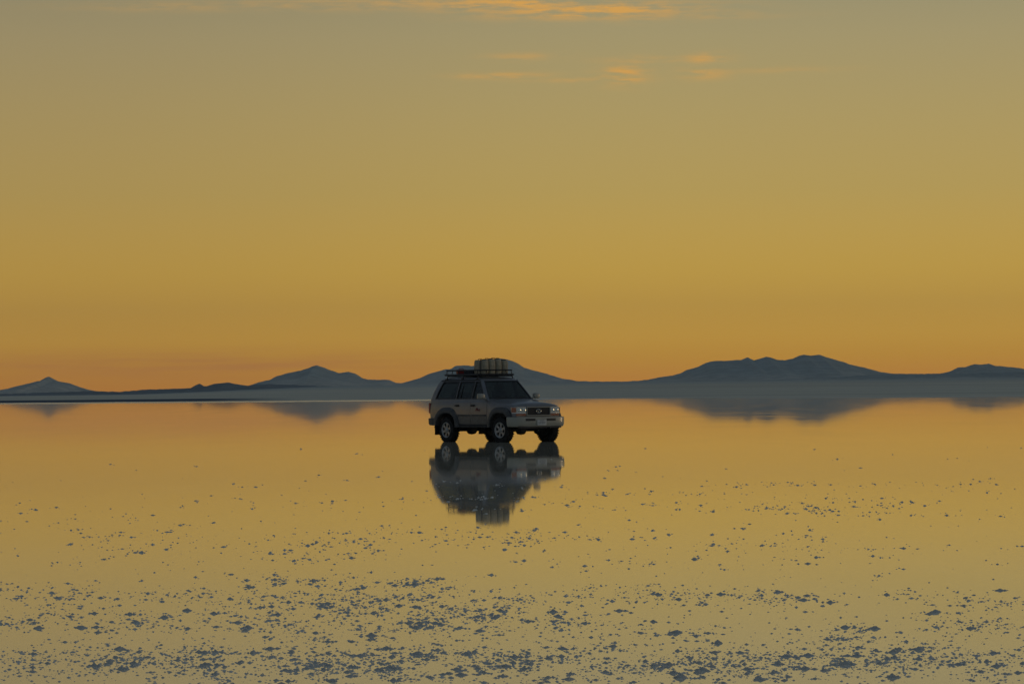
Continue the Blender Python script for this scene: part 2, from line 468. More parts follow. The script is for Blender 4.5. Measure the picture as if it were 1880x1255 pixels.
mountain('hill', [(570, 712), (600, 692), (620, 684.5), (639, 682.3), (650, 685), (658, 689), (667, 695), (690, 704), (720, 716)], 12600, 700, HM, 4)
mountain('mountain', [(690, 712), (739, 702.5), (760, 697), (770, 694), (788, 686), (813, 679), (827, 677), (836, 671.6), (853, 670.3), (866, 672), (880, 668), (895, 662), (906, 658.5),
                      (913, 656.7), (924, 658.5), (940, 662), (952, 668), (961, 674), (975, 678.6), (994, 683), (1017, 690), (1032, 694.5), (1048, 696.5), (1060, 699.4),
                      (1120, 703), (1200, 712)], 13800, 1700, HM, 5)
mountain('ridge', [(960, 712), (1010, 700), (1040, 699), (1060, 699.3), (1094, 700), (1150, 700), (1187, 697.3), (1211, 695), (1260, 694), (1400, 697), (1500, 693), (1600, 688), (1640, 685.5), (1674, 686),
                   (1721, 685.5), (1744, 684), (1790, 685), (1880, 682), (2000, 678), (2200, 684), (2500, 690), (2900, 700)], 9300, 900, HD, 6, 0.8)
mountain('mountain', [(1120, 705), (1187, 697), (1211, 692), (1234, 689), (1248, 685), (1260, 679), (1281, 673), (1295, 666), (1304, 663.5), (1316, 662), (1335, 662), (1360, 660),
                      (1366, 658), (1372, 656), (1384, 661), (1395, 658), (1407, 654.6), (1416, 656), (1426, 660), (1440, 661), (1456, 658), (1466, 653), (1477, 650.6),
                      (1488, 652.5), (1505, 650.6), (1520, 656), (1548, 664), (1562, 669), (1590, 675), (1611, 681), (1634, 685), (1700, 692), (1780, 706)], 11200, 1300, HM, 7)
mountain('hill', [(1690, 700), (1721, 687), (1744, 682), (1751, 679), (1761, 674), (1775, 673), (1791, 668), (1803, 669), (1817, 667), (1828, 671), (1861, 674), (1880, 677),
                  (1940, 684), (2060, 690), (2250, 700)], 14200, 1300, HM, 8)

# ------------------------------------------------------------------ the car
CAR_X, CAR_Y, YAW = 0.369, 114.03, 0.602
fwd = Vector((math.sin(YAW), -math.cos(YAW), 0)); lft = Vector((-fwd.y, fwd.x, 0))
XO = 1.425                                            # front axle sits 1.425 m ahead of the car's origin
org = Vector((CAR_X, CAR_Y, 0)) - fwd * XO
CAR_RZ = math.atan2(fwd.y, fwd.x)
car = empty('car', org, CAR_RZ)
tag(car, 'dusty silver four door off-road car with loaded roof rack standing in shallow water', 'car')
OFF = (XO, 0, 0)


def warp(x):                                          # overhangs as seen in the photograph
    if x > .45: return x - .09 * min(1, (x - .45) / .25)
    if x < -3.2: return x - .10 * min(1.2, (-3.2 - x) / .55)
    return x


def part(mb, name, mats, parent=car, smooth=35):
    if parent is car or name not in ('tyre', 'rim'): mb.v = [(warp(p[0]), p[1], p[2]) for p in mb.v]
    return mb.build(name, mats, parent, smooth, OFF)


HWU = [(1.16, .872), (1.27, .860), (1.50, .795), (1.70, .728), (1.83, .680), (1.895, .615), (1.935, .48), (1.947, .30)]
XFU = [(1.16, -.64), (1.27, -.75), (1.50, -.96), (1.70, -1.14), (1.83, -1.265), (1.895, -1.39), (1.935, -1.60), (1.947, -1.83)]
XRU = [(1.16, -3.775), (1.27, -3.765), (1.50, -3.70), (1.70, -3.62), (1.83, -3.55), (1.895, -3.48), (1.935, -3.32), (1.947, -3.12)]
hwU = lambda z: lerp_tab(HWU, z)
xfU = lambda z: lerp_tab(XFU, z)
xrU = lambda z: lerp_tab(XRU, z)


def upper(inset, zs):
    b = MB(); rings = []
    for z, src in zs:
        rings.append([(x, y, z) for x, y in rrect(xrU(src) + inset, xfU(src) - inset, -hwU(src) + inset, hwU(src) - inset, max(.11 - inset, .03), 5)])
    b.loft(rings, 0, cap=True); return b


# stations of the lower body: x, half width, bottom, top at the edge, top on the centre line
ST = [(-3.80, .74, .64, 1.17, 1.18), (-3.785, .80, .60, 1.20, 1.21), (-3.74, .855, .57, 1.23, 1.24), (-3.60, .892, .55, 1.25, 1.26), (-3.0, .908, .53, 1.262, 1.27),
      (-2.0, .915, .50, 1.268, 1.275), (-.9, .915, .50, 1.268, 1.275), (-.62, .91, .50, 1.255, 1.262), (-.45, .905, .52, 1.205, 1.225), (0, .895, .54, 1.155, 1.18),
      (.4, .875, .55, 1.105, 1.135), (.58, .85, .56, 1.075, 1.105), (.67, .815, .57, 1.055, 1.08), (.715, .765, .58, 1.035, 1.055)]


def stn(x):
    return tuple(lerp_tab([(s[0], s[k]) for s in ST], x) for k in (1, 2, 3, 4))


def half(x):
    hw, zb, zt, zc = stn(x)
    zr = lambda q: zb + (zt - zb) * q
    return [(0, zb), (hw * .55, zb), (hw - .06, zb), (hw - .025, zb + .035), (hw - .008, zr(.25)), (hw, zr(.45)), (hw - .004, zr(.62)), (hw - .016, zr(.78)), (hw - .032, zr(.90)),
            (hw - .052, zr(.965)), (hw - .09, zt), (hw * .55, zt + (zc - zt) * .75), (0, zc)]


def side_y(x, z):                                     # outer half width of the lower body
    h = half(x); return lerp_tab([(p[1], p[0]) for p in h[2:11]], z)


b = MB(); rings = []
xs = [s[0] for s in ST]
for x in xs:
    h = half(x)
    rings.append([(x, y, z) for y, z in h] + [(x, -y, z) for y, z in reversed(h[1:-1])])
b.loft(rings, 0, cap=True)
body = b.build('body', [M['paint'], M['paint_low'], M['black']])
ub = upper(0, [(z, z) for z, _ in HWU]).build('u', M['paint'])
boolean(body, ub, 'UNION')
cav = upper(.055, [(1.10, 1.16), (1.27, 1.27), (1.50, 1.5), (1.70, 1.7), (1.82, 1.82), (1.885, 1.885)]).build('c', M['black'])
boolean(body, cav)
b = MB(); b.box((-2.2, 0, .88), (2.86, 1.62, .50)); boolean(body, b.build('c', M['black']))


def arch_pts(cx, cz, a, bb, n=2.5, t0=0, t1=180, k=18):
    pts = []
    for i in range(k + 1):
        t = R(t0 + (t1 - t0) * i / k); c_, s_ = math.cos(t), math.sin(t)
        pts.append((cx + a * math.copysign(abs(c_) ** (2 / n), c_), cz + bb * math.copysign(abs(s_) ** (2 / n), s_)))
    return pts


for cx in (0.0, -2.85):
    for s in (-1, 1):
        poly = arch_pts(cx, .42, .53, .47) + [(cx - .53, .2), (cx + .53, .2)]
        b = MB(); b.prism(poly, s * .52, s * 1.1); boolean(body, b.build('c', M['black']))

# windows: front and rear edges by height
ZW = [1.315, 1.40, 1.50, 1.60, 1.70, 1.79]
WIN = {'front': (lambda z: xfU(z) - .115, lambda z: -1.525), 'rear': (lambda z: -1.625, lambda z: -2.365), 'quarter': (lambda z: -2.475, lambda z: xrU(z) + .30)}
for k, (fa, fb) in WIN.items():
    poly = [(fa(z), z) for z in ZW] + [(fb(z), z) for z in reversed(ZW)]
    b = MB(); b.prism(poly, -1.2, 1.2); boolean(body, b.build('c', M['black']))
ZS = [1.31, 1.40, 1.50, 1.60, 1.70, 1.805]
poly = [(-hwU(z) + .115, z) for z in ZS] + [(hwU(z) - .115, z) for z in reversed(ZS)]
b = MB(); b.prism(poly, -1.45, 0, 'x'); boolean(body, b.build('c', M['black']))
poly = [(-hwU(z) + .13, z) for z in (1.33, 1.72)] + [(hwU(z) - .13, z) for z in (1.72, 1.33)]
b = MB(); b.prism(poly, -4.2, -3.5, 'x'); boolean(body, b.build('c', M['black']))
me = body.data
for p in me.polygons:
    c = p.center; p.material_index = 0
    inside = (abs(c.y) < .84 - max(0, c.z - 1.25) * .33 and xrU(c.z) + .04 < c.x < xfU(c.z) - .04 and .6 < c.z < 1.89)
    if inside or (c.z < .62 and abs(p.normal.z) > .7) or (abs(c.y) < .88 and c.z < .96 and min(abs(c.x), abs(c.x + 2.85)) < .535 and abs(c.y) > .5): p.material_index = 2
finish(me, 32)
for v_ in me.vertices: v_.co.x = warp(v_.co.x) + XO
body.parent = car
me.materials.clear()
for k in ('paint', 'paint_low', 'black'): me.materials.append(M[k])


def skin(b, xa, xb, z0, z1, s, off, nz=9, mi=None, th=.02):
    """a curved panel lying on the side of the lower body, xa/xb functions of z"""
    zs = [z0 + (z1 - z0) * i / nz for i in range(nz + 1)]
    N = 5
    for i in range(nz):
        q = []
        for z in (zs[i], zs[i + 1]):
            A, B = xa(z), xb(z)
            q.append([(A + (B - A) * k / N, z) for k in range(N + 1)])
        for k in range(N):
            quad = [q[0][k], q[0][k + 1], q[1][k + 1], q[1][k]]
            outer = [(x, s * (side_y(x, z) + off), z) for x, z in quad]
            inner = [(x, s * (side_y(x, z) + off - th), z) for x, z in quad]
            zm = (zs[i] + zs[i + 1]) / 2
            fs = [(0, 1, 2, 3)]
            if i == 0: fs.append((0, 4, 5, 1))
            if i == nz - 1: fs.append((3, 2, 6, 7))
            if k == 0: fs.append((0, 3, 7, 4))
            if k == N - 1: fs.append((1, 5, 6, 2))
            b.add(outer + inner, fs, mi(zm) if mi else 0)


def side_pane(fa, fb, s, grow=0.0):
    b = MB()
    for i in range(len(ZW) - 1):
        o_, i_ = [], []
        for z in (ZW[i], ZW[i + 1]):
            for x in (fa(z), fb(z)):
                o_.append((x, s * (hwU(z) - .018), z)); i_.append((x, s * (hwU(z) - .023), z))
        o_ = [o_[0], o_[1], o_[3], o_[2]]; i_ = [i_[0], i_[1], i_[3], i_[2]]
        b.add(o_ + i_, [(0, 1, 2, 3), (7, 6, 5, 4)])
    # black seal round the pane, standing proud of the pillar
    w = .032

    def strip(p):                                     # p: list of (x,z) quads
        for quad in p:
            oo = [(x, s * (hwU(z) + .006), z) for x, z in quad]; ii = [(x, s * (hwU(z) - .03), z) for x, z in quad]
            b.add(oo + ii, [(0, 1, 2, 3), (7, 6, 5, 4), (0, 4, 5, 1), (1, 5, 6, 2), (2, 6, 7, 3), (3, 7, 4, 0)], 1)
    zlo, zhi = ZW[0], ZW[-1]
    strip([[(fa(ZW[i]), ZW[i]), (fa(ZW[i]) + w, ZW[i]), (fa(ZW[i + 1]) + w, ZW[i + 1]), (fa(ZW[i + 1]), ZW[i + 1])] for i in range(len(ZW) - 1)])
    strip([[(fb(ZW[i]) - w, ZW[i]), (fb(ZW[i]), ZW[i]), (fb(ZW[i + 1]), ZW[i + 1]), (fb(ZW[i + 1]) - w, ZW[i + 1])] for i in range(len(ZW) - 1)])
    strip([[(fa(zlo) + w, zlo - w), (fb(zlo) - w, zlo - w), (fb(zlo) - w, zlo), (fa(zlo) + w, zlo)],
           [(fa(zhi) + w, zhi), (fb(zhi) - w, zhi), (fb(zhi) - w, zhi + w * .8), (fa(zhi) + w, zhi + w * .8)]])
    return b


lowmat = lambda z: 1 if z < .80 else 0


def rear_lim(z):
    q = max(0.0, 1 - (abs(z - .42) / .62) ** 2.5) ** (1 / 2.5) if z < 1.04 else 0
    return max(-2.415, -2.85 + .665 * q) if q > 0 else -2.415


def front_lim(z):
    q = max(0.0, 1 - (abs(z - .42) / .62) ** 2.5) ** (1 / 2.5) if z < 1.04 else 0
    return min(-.70, -.665 * q) if q > 0 else -.70


for s in (-1, 1):
    for kind, xa, xb in (('front', front_lim, lambda z: -1.558), ('rear', lambda z: -1.572, rear_lim)):
        b = MB(); skin(b, xa, xb, .535, 1.235, s, .007, 14, lowmat)
        dr = part(b, 'door', [M['paint'], M['paint_low']])
        b = MB()
        hx = -1.43 if kind == 'front' else -2.28
        b.rbox((hx, s * (side_y(hx, 1.09) + .028), 1.09), (.20, .045, .035), .012)
        b.box((hx, s * (side_y(hx, 1.09) + .010), 1.088), (.17, .01, .065))
        part(b, 'handle', M['black'], dr)
        fa, fb = WIN[kind]
        bb = side_pane(fa, fb, s)
        if kind == 'rear': bb.box((-2.19, s * (hwU(1.53) - .016), 1.53), (.03, .02, .44), 1, Matrix.Rotation(s * math.atan2(.16, .45), 3, 'X'))
        part(bb, 'window', [M['glass'], M['black']], dr)
        b = MB(); skin(b, lambda z: (xa(z) - .03), lambda z: (xb(z) + .03), .775, .82, s, .022, 2)
        part(b, 'side_molding', M['flare'], dr)
    fa, fb = WIN['quarter']
    part(side_pane(fa, fb, s), 'window', [M['glass'], M['black']])
    # sill step under the doors
    b = MB(); b.rbox((-1.42, s * .86, .475), (1.62, .10, .09), .03); part(b, 'side_step', M['steel'])
    # wheel arch flares
    for cx in (0.0, -2.85):
        b = MB()
        t0, t1 = (17, 179) if cx == 0 else (1, 174)
        pin = arch_pts(cx, .42, .50, .45, 2.5, t0, t1, 26); pout = arch_pts(cx, .42, .655, .62, 2.5, t0, t1, 26)
        rings = []
        for (xi, zi), (xo, zo) in zip(pin, pout):
            L = lambda t: (xi + (xo - xi) * t, zi + (zo - zi) * t)
            sec = [(*L(0), .80), (*L(0), .955), (*L(.12), .970), (*L(.45), .968), (*L(.75), .950), (*L(1), .918), (*L(1.0), .80)]
            rings.append([(x, s * y, z) for x, z, y in sec])
        b.loft(rings, 0, cap=True)
        part(b, 'wheel_flare', M['flare'])
    # rear mud flap
    b = MB(); b.box((-3.40, s * .80, .42), (.018, .30, .42)); part(b, 'mud_flap', M['rubber'])
    # door mirror
    b = MB()
    rg = []
    for t, dy0, kx, kz in ((0, .88, .35, .45), (.10, .90, .7, .8), (.25, .93, .95, 1), (.75, 1.05, 1, 1), (.93, 1.09, .85, .92), (1, 1.105, .6, .7)):
        rg.append([(-.86 + .02 * (1 - t) + px_, s * dy0, 1.365 + pz_) for px_, pz_ in rrect(-.065 * kx, .075 * kx, -.085 * kz, .085 * kz, .05, 4)])
    b.loft(rg, 0, cap=True)
    b.tube([(-.83, s * .84, 1.285), (-.85, s * .91, 1.33)], .03)
    mr = part(b, 'mirror', M['bumper'])
    b = MB(); b.rbox((-.934, s * 1.005, 1.365), (.012, .16, .135), .004); part(b, 'mirror_glass', M['chrome'], mr)
    # rear lamp
    b = MB(); b.rbox((-3.775, s * .80, 1.02), (.06, .13, .32), .02); part(b, 'tail_lamp', M['tail'])

# windscreen and rear screen
b = MB()
for i in range(len(ZS) - 1):
    o_, i_ = [], []
    for z in (ZS[i], ZS[i + 1]):
        for y in (-hwU(z) + .115, hwU(z) - .115):
            o_.append((xfU(z) - .014, y, z)); i_.append((xfU(z) - .020, y, z))
    b.add([o_[0], o_[1], o_[3], o_[2]] + [i_[0], i_[1], i_[3], i_[2]], [(0, 1, 2, 3), (7, 6, 5, 4)])
ws = part(b, 'windscreen', M['screen'])
b = MB()
w = .03
edge = [(-hwU(z) + .115, z) for z in ZS] + [(hwU(z) - .115, z) for z in reversed(ZS)]
cxz = (0, 1.54)
for (y0, z0), (y1, z1) in zip(edge, edge[1:] + edge[:1]):
    def outp(y, z): return (y + math.copysign(w, y), z + (w * .8 if z > 1.80 else (-w if z < 1.311 else 0)))
    q = [(y0, z0), (y1, z1), outp(y1, z1), outp(y0, z0)]
    o_ = [(xfU(z) + .006, y, z) for y, z in q]; i_ = [(xfU(z) - .03, y, z) for y, z in q]
    b.add(o_ + i_, [(0, 1, 2, 3), (7, 6, 5, 4), (0, 4, 5, 1), (1, 5, 6, 2), (2, 6, 7, 3), (3, 7, 4, 0)])
part(b, 'windscreen_seal', M['black'])
b = MB()
for y0, y1 in ((-.62, -.10), (-.02, .52)):
    b.tube([(-.70, y0, 1.30), (-.795, y1, 1.345)], .009, 0, 6)
part(b, 'wiper', M['black'])
b = MB()
poly = [(-hwU(1.33) + .14, 1.335), (hwU(1.33) - .14, 1.335), (hwU(1.72) - .14, 1.715), (-hwU(1.72) + .14, 1.715)]
o_ = [(xrU(z) + .02, y, z) for y, z in poly]; i_ = [(xrU(z) + .026, y, z) for y, z in poly]
b.add(o_ + i_, [(0, 1, 2, 3), (7, 6, 5, 4)])
part(b, 'rear_screen', M['glass'])

# bonnet, a crowned sheet with a lip down its sides
b = MB()
nx, ny = 10, 10
top = []
for i in range(nx + 1):
    x = -.50 + 1.215 * i / nx
    hw, zb, zt, zc = stn(x); hwb = min(.74, hw - .085)
    for j in range(ny + 1):
        t = -1 + 2 * j / ny; y = hwb * t
        z = zt + (zc - zt) * (1 - abs(t) ** 2.2) + .022 - (.018 if abs(t) > .99 else 0) + (.016 if abs(t) < .75 else 0)
        if i == nx: z -= .03
        top.append((x, y, z))
low = [(x, y, z - .03) for x, y, z in top]
m_ = ny + 1; T = len(top)
fs = [(i * m_ + j, i * m_ + j + 1, (i + 1) * m_ + j + 1, (i + 1) * m_ + j) for i in range(nx) for j in range(ny)]
rimi = [i * m_ for i in range(nx + 1)] + [nx * m_ + j for j in range(1, ny + 1)] + [i * m_ + ny for i in range(nx - 1, -1, -1)] + [j for j in range(ny - 1, 0, -1)]
fs += [(rimi[k], rimi[(k + 1) % len(rimi)], rimi[(k + 1) % len(rimi)] + T, rimi[k] + T) for k in range(len(rimi))]
b.add(top + low, fs)
part(b, 'bonnet', M['paint'], smooth=50)

# front face
b = MB()
b.prism([(.60, -.79), (.735, -.74), (.75, 0), (.735, .74), (.60, .79), (.5, .79), (.5, -.79)], .735, 1.045, 'z')
part(b, 'front_panel', M['bumper'])
b = MB()
for z, hgt in ((1.028, .022), (.785, .03)):
    b.box((.772, 0, z), (.05, .86, hgt), bev=.008)
for s in (-1, 1): b.box((.772, s * .416, .905), (.05, .024, .225), bev=.006)
gr = part(b, 'grille', M['bumper'])
b = MB(); b.box((.757, 0, .908), (.03, .81, .225))
for k in range(6): b.box((.776, 0, .825 + k * .034), (.014, .80, .010))
for k in range(15): b.box((.774, -.39 + k * .0557, .908), (.010, .006, .215))
part(b, 'grille_mesh', M['black'], gr)
b = MB()
ring = [(.795, .082 * math.cos(t), .912 + .058 * math.sin(t)) for t in [2 * math.pi * k / 28 for k in range(28)]]
b.tube(ring, .009, 0, 6, closed=True)
# the slanted letter inside the oval, read from the front (+y is the reader's right)
b.tube([(.798, .018, .958), (.798, -.022, .888), (.798, .055, .888)], .010, 0, 6)
part(b, 'emblem', M['chrome'], gr)

for s in (-1, 1):
    b = MB()                                          # housing
    b.prism([(.70, s * .432), (.772, s * .432), (.768, s * .60), (.748, s * .775), (.60, s * .865), (.55, s * .865)], .868, 1.030, 'z')
    hl = part(b, 'headlight', M['chrome'])
    b = MB()
    b.prism([(.77, s * .445), (.782, s * .445), (.779, s * .565), (.767, s * .565)], .880, 1.020, 'z')
    b.prism([(.765, s * .585), (.777, s * .585), (.758, s * .765), (.745, s * .765)], .880, 1.020, 'z')
    part(b, 'lens', M['lens'], hl)
    for yc in (.505, .675):
        b = MB()
        xc = .785 - (.012 if yc > .6 else 0)
        rg = [[(xc + dx_, s * yc + r * math.cos(t) * 1.0, .95 + r * .9 * math.sin(t)) for t in [2 * math.pi * k / 16 for k in range(16)]] for r, dx_ in ((.052, -.02), (.050, .0), (.030, .006), (.012, .008))]
        b.loft(rg, 0, cap=True)
        part(b, 'reflector', M['bowl'], hl)
    b = MB()
    b.prism([(.752, s * .782), (.762, s * .785), (.612, s * .878), (.602, s * .870)], .878, 1.022, 'z')
    part(b, 'side_marker', M['amber'], hl)
    b = MB()
    b.prism([(.70, s * .445), (.778, s * .445), (.770, s * .62), (.742, s * .765), (.70, s * .765)], .775, .842, 'z')
    part(b, 'turn_signal', M['amber'])
    b = MB()
    b.prism([(.70, s * .440), (.785, s * .440), (.778, s * .62), (.750, s * .785), (.62, s * .868), (.58, s * .85)], .850, .864, 'z')
    part(b, 'lamp_trim', M['chrome'], hl)

# front bumper: a deep bar sweeping round both corners
path = [(.47, -.992), (.62, -.986), (.72, -.962), (.80, -.910), (.855, -.81), (.885, -.66), (.905, -.40), (.912, -.15)]
path += [(x, -y) for x, y in reversed(path)]
rings = []
for i, (x, y) in enumerate(path):
    a_ = Vector(path[max(i - 1, 0)]); c_ = Vector(path[min(i + 1, len(path) - 1)])
    t = (c_ - a_).normalized(); nrm = Vector((t.y, -t.x))
    sec = [(-.10, .745), (-.02, .745), (-.004, .735), (0, .715), (0, .60), (-.008, .52), (-.03, .468), (-.06, .452), (-.10, .452)]
    rings.append([(x + nrm.x * d, y + nrm.y * d, z) for d, z in sec])
b = MB(); b.loft(rings, 0, cap=True)
fb = part(b, 'front_bumper', M['bumper'])
for s in (-1, 1):
    b = MB(); b.prism([(.86, s * .20), (.914, s * .20), (.908, s * .42), (.899, s * .54), (.85, s * .54)], (.625), .695, 'z')
    part(b, 'bumper_slot', M['black'], fb)
b = MB(); b.box((.80, 0, .442), (.16, 1.5, .05)); b.tube([(.9, .33, .44), (.9, .33, .405)], .018)
part(b, 'lower_valance', M['black'], fb)
b = MB(); b.box((.925, .02, .575), (.014, .33, .160), bev=.004)
lp = part(b, 'license_plate', M['plate'])
b = MB()
rnd = random.Random(5)
for k in range(7):                                   # the number is too small to read; only its dark strokes show
    yk = -.10 + k * .038
    b.box((.9335, yk, .578), (.004, .020, .010)); b.box((.9335, yk + rnd.choice((-.008, .008)), .572), (.004, .006, .045))
    if k % 2: b.box((.9335, yk, .556), (.004, .022, .008))
b.box((.9335, .02, .635), (.004, .16, .012))
part(b, 'plate_number', M['mark'], lp)

# rear bumper
path = [(-3.38, -.90), (-3.62, -.905), (-3.80, -.87), (-3.90, -.76), (-3.935, -.55), (-3.945, -.2)]
path += [(x, -y) for x, y in reversed(path)]
rings = []
for i, (x, y) in enumerate(path):
    a_ = Vector(path[max(i - 1, 0)]); c_ = Vector(path[min(i + 1, len(path) - 1)])
    t = (c_ - a_).normalized(); nrm = Vector((-t.y, t.x))
    rings.append([(x + nrm.x * d, y + nrm.y * d, z) for d, z in [(-.14, .715), (-.02, .715), (0, .70), (0, .56), (-.03, .50), (-.14, .49)]])
b = MB(); b.loft(rings, 0, cap=True); part(b, 'rear_bumper', M['flare'])

# red lettering on the front door, on the photographed (right) side
b = MB()
yy = -(side_y(-1.12, .98) + .011)
for pts in ([(-1.27, .935), (-1.215, 1.015)], [(-1.215, 1.015), (-1.17, 1.005)], [(-1.235, .965), (-1.18, .985)], [(-1.19, .94), (-1.15, .985)],
            [(-1.15, .985), (-1.135, .94)], [(-1.10, .94), (-1.07, .985)], [(-1.07, .985), (-1.03, .98)], [(-1.085, .945), (-1.04, .945)]):
    b.tube([(x, yy, z) for x, z in pts], .011, 0, 4)
b.box((-1.15, yy, .915), (.24, .006, .010))
part(b, 'door_lettering', M['redmark'])

# wheels
RT = .385


def wheel(x, s):
    st_ = Matrix.Rotation(R(6 if x > -1 else 0), 3, 'Z')
    pv = Vector((x, s * .70, 0))

    def turn(b):
        b.v = [tuple(pv + st_ @ (Vector(p) - pv)) for p in b.v]
        return b
    b = MB()                                          # drum and hub carrier
    o = (x, s * .815, .36)
    b.lathe([(.10, -.13), (.205, -.13), (.205, .05 * 1), (.15, .06), (.04, .06)] if s > 0 else [(.10, .13), (.205, .13), (.205, -.05), (.15, -.06), (.04, -.06)], o, 28)
    wh = part(turn(b), 'wheel', M['steel'])
    b = MB()                                          # tyre carcass with knobbly tread
    prof = [(.222, -.105), (.235, -.125), (.29, -.138), (.335, -.135), (.362, -.118), (.370, -.09), (.372, 0), (.370, .09), (.362, .118), (.335, .135), (.29, .138), (.235, .125), (.222, .105), (.222, -.105)]
    rings = [[(o[0] + r * math.cos(q), o[1] + y * .88, o[2] + r * math.sin(q)) for q in [2 * math.pi * k / 48 for k in range(48)]] for r, y in prof]
    b.loft(rings)
    NL = 30
    for k in range(NL):
        for yo, wd, hh, ph in ((-.108, .062, .372, 0), (.108, .062, .372, .5), (-.035, .055, .376, .25), (.035, .055, .376, .75)):
            q = 2 * math.pi * (k + ph) / NL
            rot = Matrix.Rotation(-q, 3, 'Y')
            c = Vector(o) + rot @ Vector((hh, yo * .86, 0))
            b.box(c, (.030, wd * .88, .046), 0, rot @ Matrix.Rotation(.25 * (1 if yo > 0 else -1), 3, 'X'))
    part(turn(b), 'tyre', M['rubber'], wh, 30)
    b = MB()                                          # alloy rim: lip, six broad spokes, hub cap
    e = s
    lip = [(.215, .02), (.228, .115), (.236, .122), (.232, .128), (.218, .124), (.198, .108), (.190, .07), (.190, .02)]
    rings = [[(o[0] + r * math.cos(q), o[1] + e * y, o[2] + r * math.sin(q)) for q in [2 * math.pi * k / 40 for k in range(40)]] for r, y in lip]
    b.loft(rings)
    for k in range(6):
        q = 2 * math.pi * (k + .3) / 6
        rot = Matrix.Rotation(-q, 3, 'Y')
        pl = [(.05, -.045), (.05, .045), (.12, .030), (.165, .033), (.198, .075), (.198, -.075), (.165, -.033), (.12, -.030)]
        f_, r_ = [], []
        for rr, w_ in pl:
            yf = .098 if rr < .06 else (.102 if rr < .15 else .108)
            f_.append(Vector(o) + rot @ Vector((rr, e * yf, w_))); r_.append(Vector(o) + rot @ Vector((rr, e * (yf - .03), w_)))
        N = len(pl)
        b.add(f_ + r_, [tuple(range(N)), tuple(range(2 * N - 1, N - 1, -1))] + [(i, i + N, (i + 1) % N + N, (i + 1) % N) for i in range(N)])
    b.lathe([(.075, e * .06), (.078, e * .100), (.060, e * .112), (.042, e * .125), (.02, e * .130)], o, 24)
    part(turn(b), 'rim', M['alloy'], wh)
    return wh


for x in (0.0, -2.85):
    for s in (-1, 1): wheel(x, s)

# chassis: rails, axles with differential housings, tank and exhaust
b = MB()
for s in (-1, 1):
    b.box((-1.55, s * .46, .50), (4.3, .09, .13))
b.box((-1.3, 0, .50), (2.9, .86, .09))
b.box((-3.25, .05, .48), (.62, .80, .20), bev=.05)
for cx, dy0 in ((0, -.16), (-2.85, 0)):
    b.tube([(cx, -.70, .36), (cx, .70, .36)], .05, 0, 12)
    pr = [(.06, -.17), (.13, -.10), (.145, 0), (.13, .10), (.06, .17)]
    b.lathe(pr, (cx, dy0, .355), 20)
b.tube([(.13, -.66, .38), (.13, .66, .40)], .022, 0, 8)
b.lathe([(.03, -.07), (.10, -.05), (.12, 0), (.10, .05), (.03, .07)], (.05, .38, .345), 16)
for cx in (0, -2.85):
    for s in (-1, 1):
        b.tube([(cx + .02, s * .50, .38), (cx + .02, s * .50, .72)], .055, 0, 10)
b.tube([(-.5, .25, .42), (-1.6, .30, .42), (-2.4, .42, .44), (-3.0, .55, .50), (-3.75, .60, .46)], .035, 0, 8)
b.lathe([(.05, -.02), (.11, -.01), (.11, .01), (.05, .02)], (-1.2, .1, .44), 12)
b.tube([(-3.72, -.60, .46), (-3.83, -.62, .44)], .03, 0, 8)
part(b, 'chassis', M['steel'])
b = MB(); b.lathe([(.010, -.008), (.014, 0), (.010, .008)], (.17, .36, .335), 10); part(b, 'tow_hook', M['chrome'])

# interior
b = MB()
b.rbox((-.98, 0, 1.12), (.42, 1.5, .30), .08)
part(b, 'dashboard', M['dash'])
b = MB()
rg = Matrix.Rotation(R(-62), 3, 'Y')
ring = [Vector((-1.27, .40, 1.25)) + rg @ Vector((.185 * math.cos(t), .185 * math.sin(t), 0)) for t in [2 * math.pi * k / 22 for k in range(22)]]
b.tube(ring, .016, 0, 6, closed=True)
b.tube([(-1.27, .40, 1.25), (-1.02, .40, 1.12)], .03)
for t in (0.5, 2.6, 4.7):
    b.tube([Vector((-1.27, .40, 1.25)), Vector((-1.27, .40, 1.25)) + rg @ Vector((.18 * math.cos(t), .18 * math.sin(t), 0))], .012, 0, 6)
part(b, 'steering_wheel', M['dash'])
for s in (-1, 1):
    b = MB()
    rt = Matrix.Rotation(R(-14), 3, 'Y')
    b.rbox((-1.62, s * .40, .92), (.50, .52, .16), .06)
    b.rbox((-1.90, s * .40, 1.22), (.14, .50, .62), .06, rot=rt)
    b.tube([(-1.97, s * .34, 1.48), (-1.98, s * .34, 1.56)], .010); b.tube([(-1.97, s * .46, 1.48), (-1.98, s * .46, 1.56)], .010)
    b.rbox((-1.99, s * .40, 1.61), (.10, .27, .17), .04, rot=rt)
    part(b, 'front_seat', M['seat'])
b = MB()
b.rbox((-2.55, 0, .92), (.50, 1.35, .16), .06); b.rbox((-2.84, 0, 1.2), (.14, 1.35, .58), .06, rot=Matrix.Rotation(R(-16), 3, 'Y'))
for s in (-.42, .42): b.rbox((-2.92, s, 1.56), (.09, .26, .14), .04)
part(b, 'rear_seat', M['seat'])
b = MB(); b.rbox((-1.33, 0, 1.72), (.03, .22, .065), .02); part(b, 'inside_mirror', M['dash'])

# roof rack: feet, slatted tray, raised rail
b = MB()
xr0, xf0, ry = -3.36, -1.46, .63
zt_, zr_ = 2.01, 2.145


def loop(z, x0, x1, y, r=.08):
    return [(px_, py_, z) for px_, py_ in rrect(x0, x1, -y, y, r, 4)]


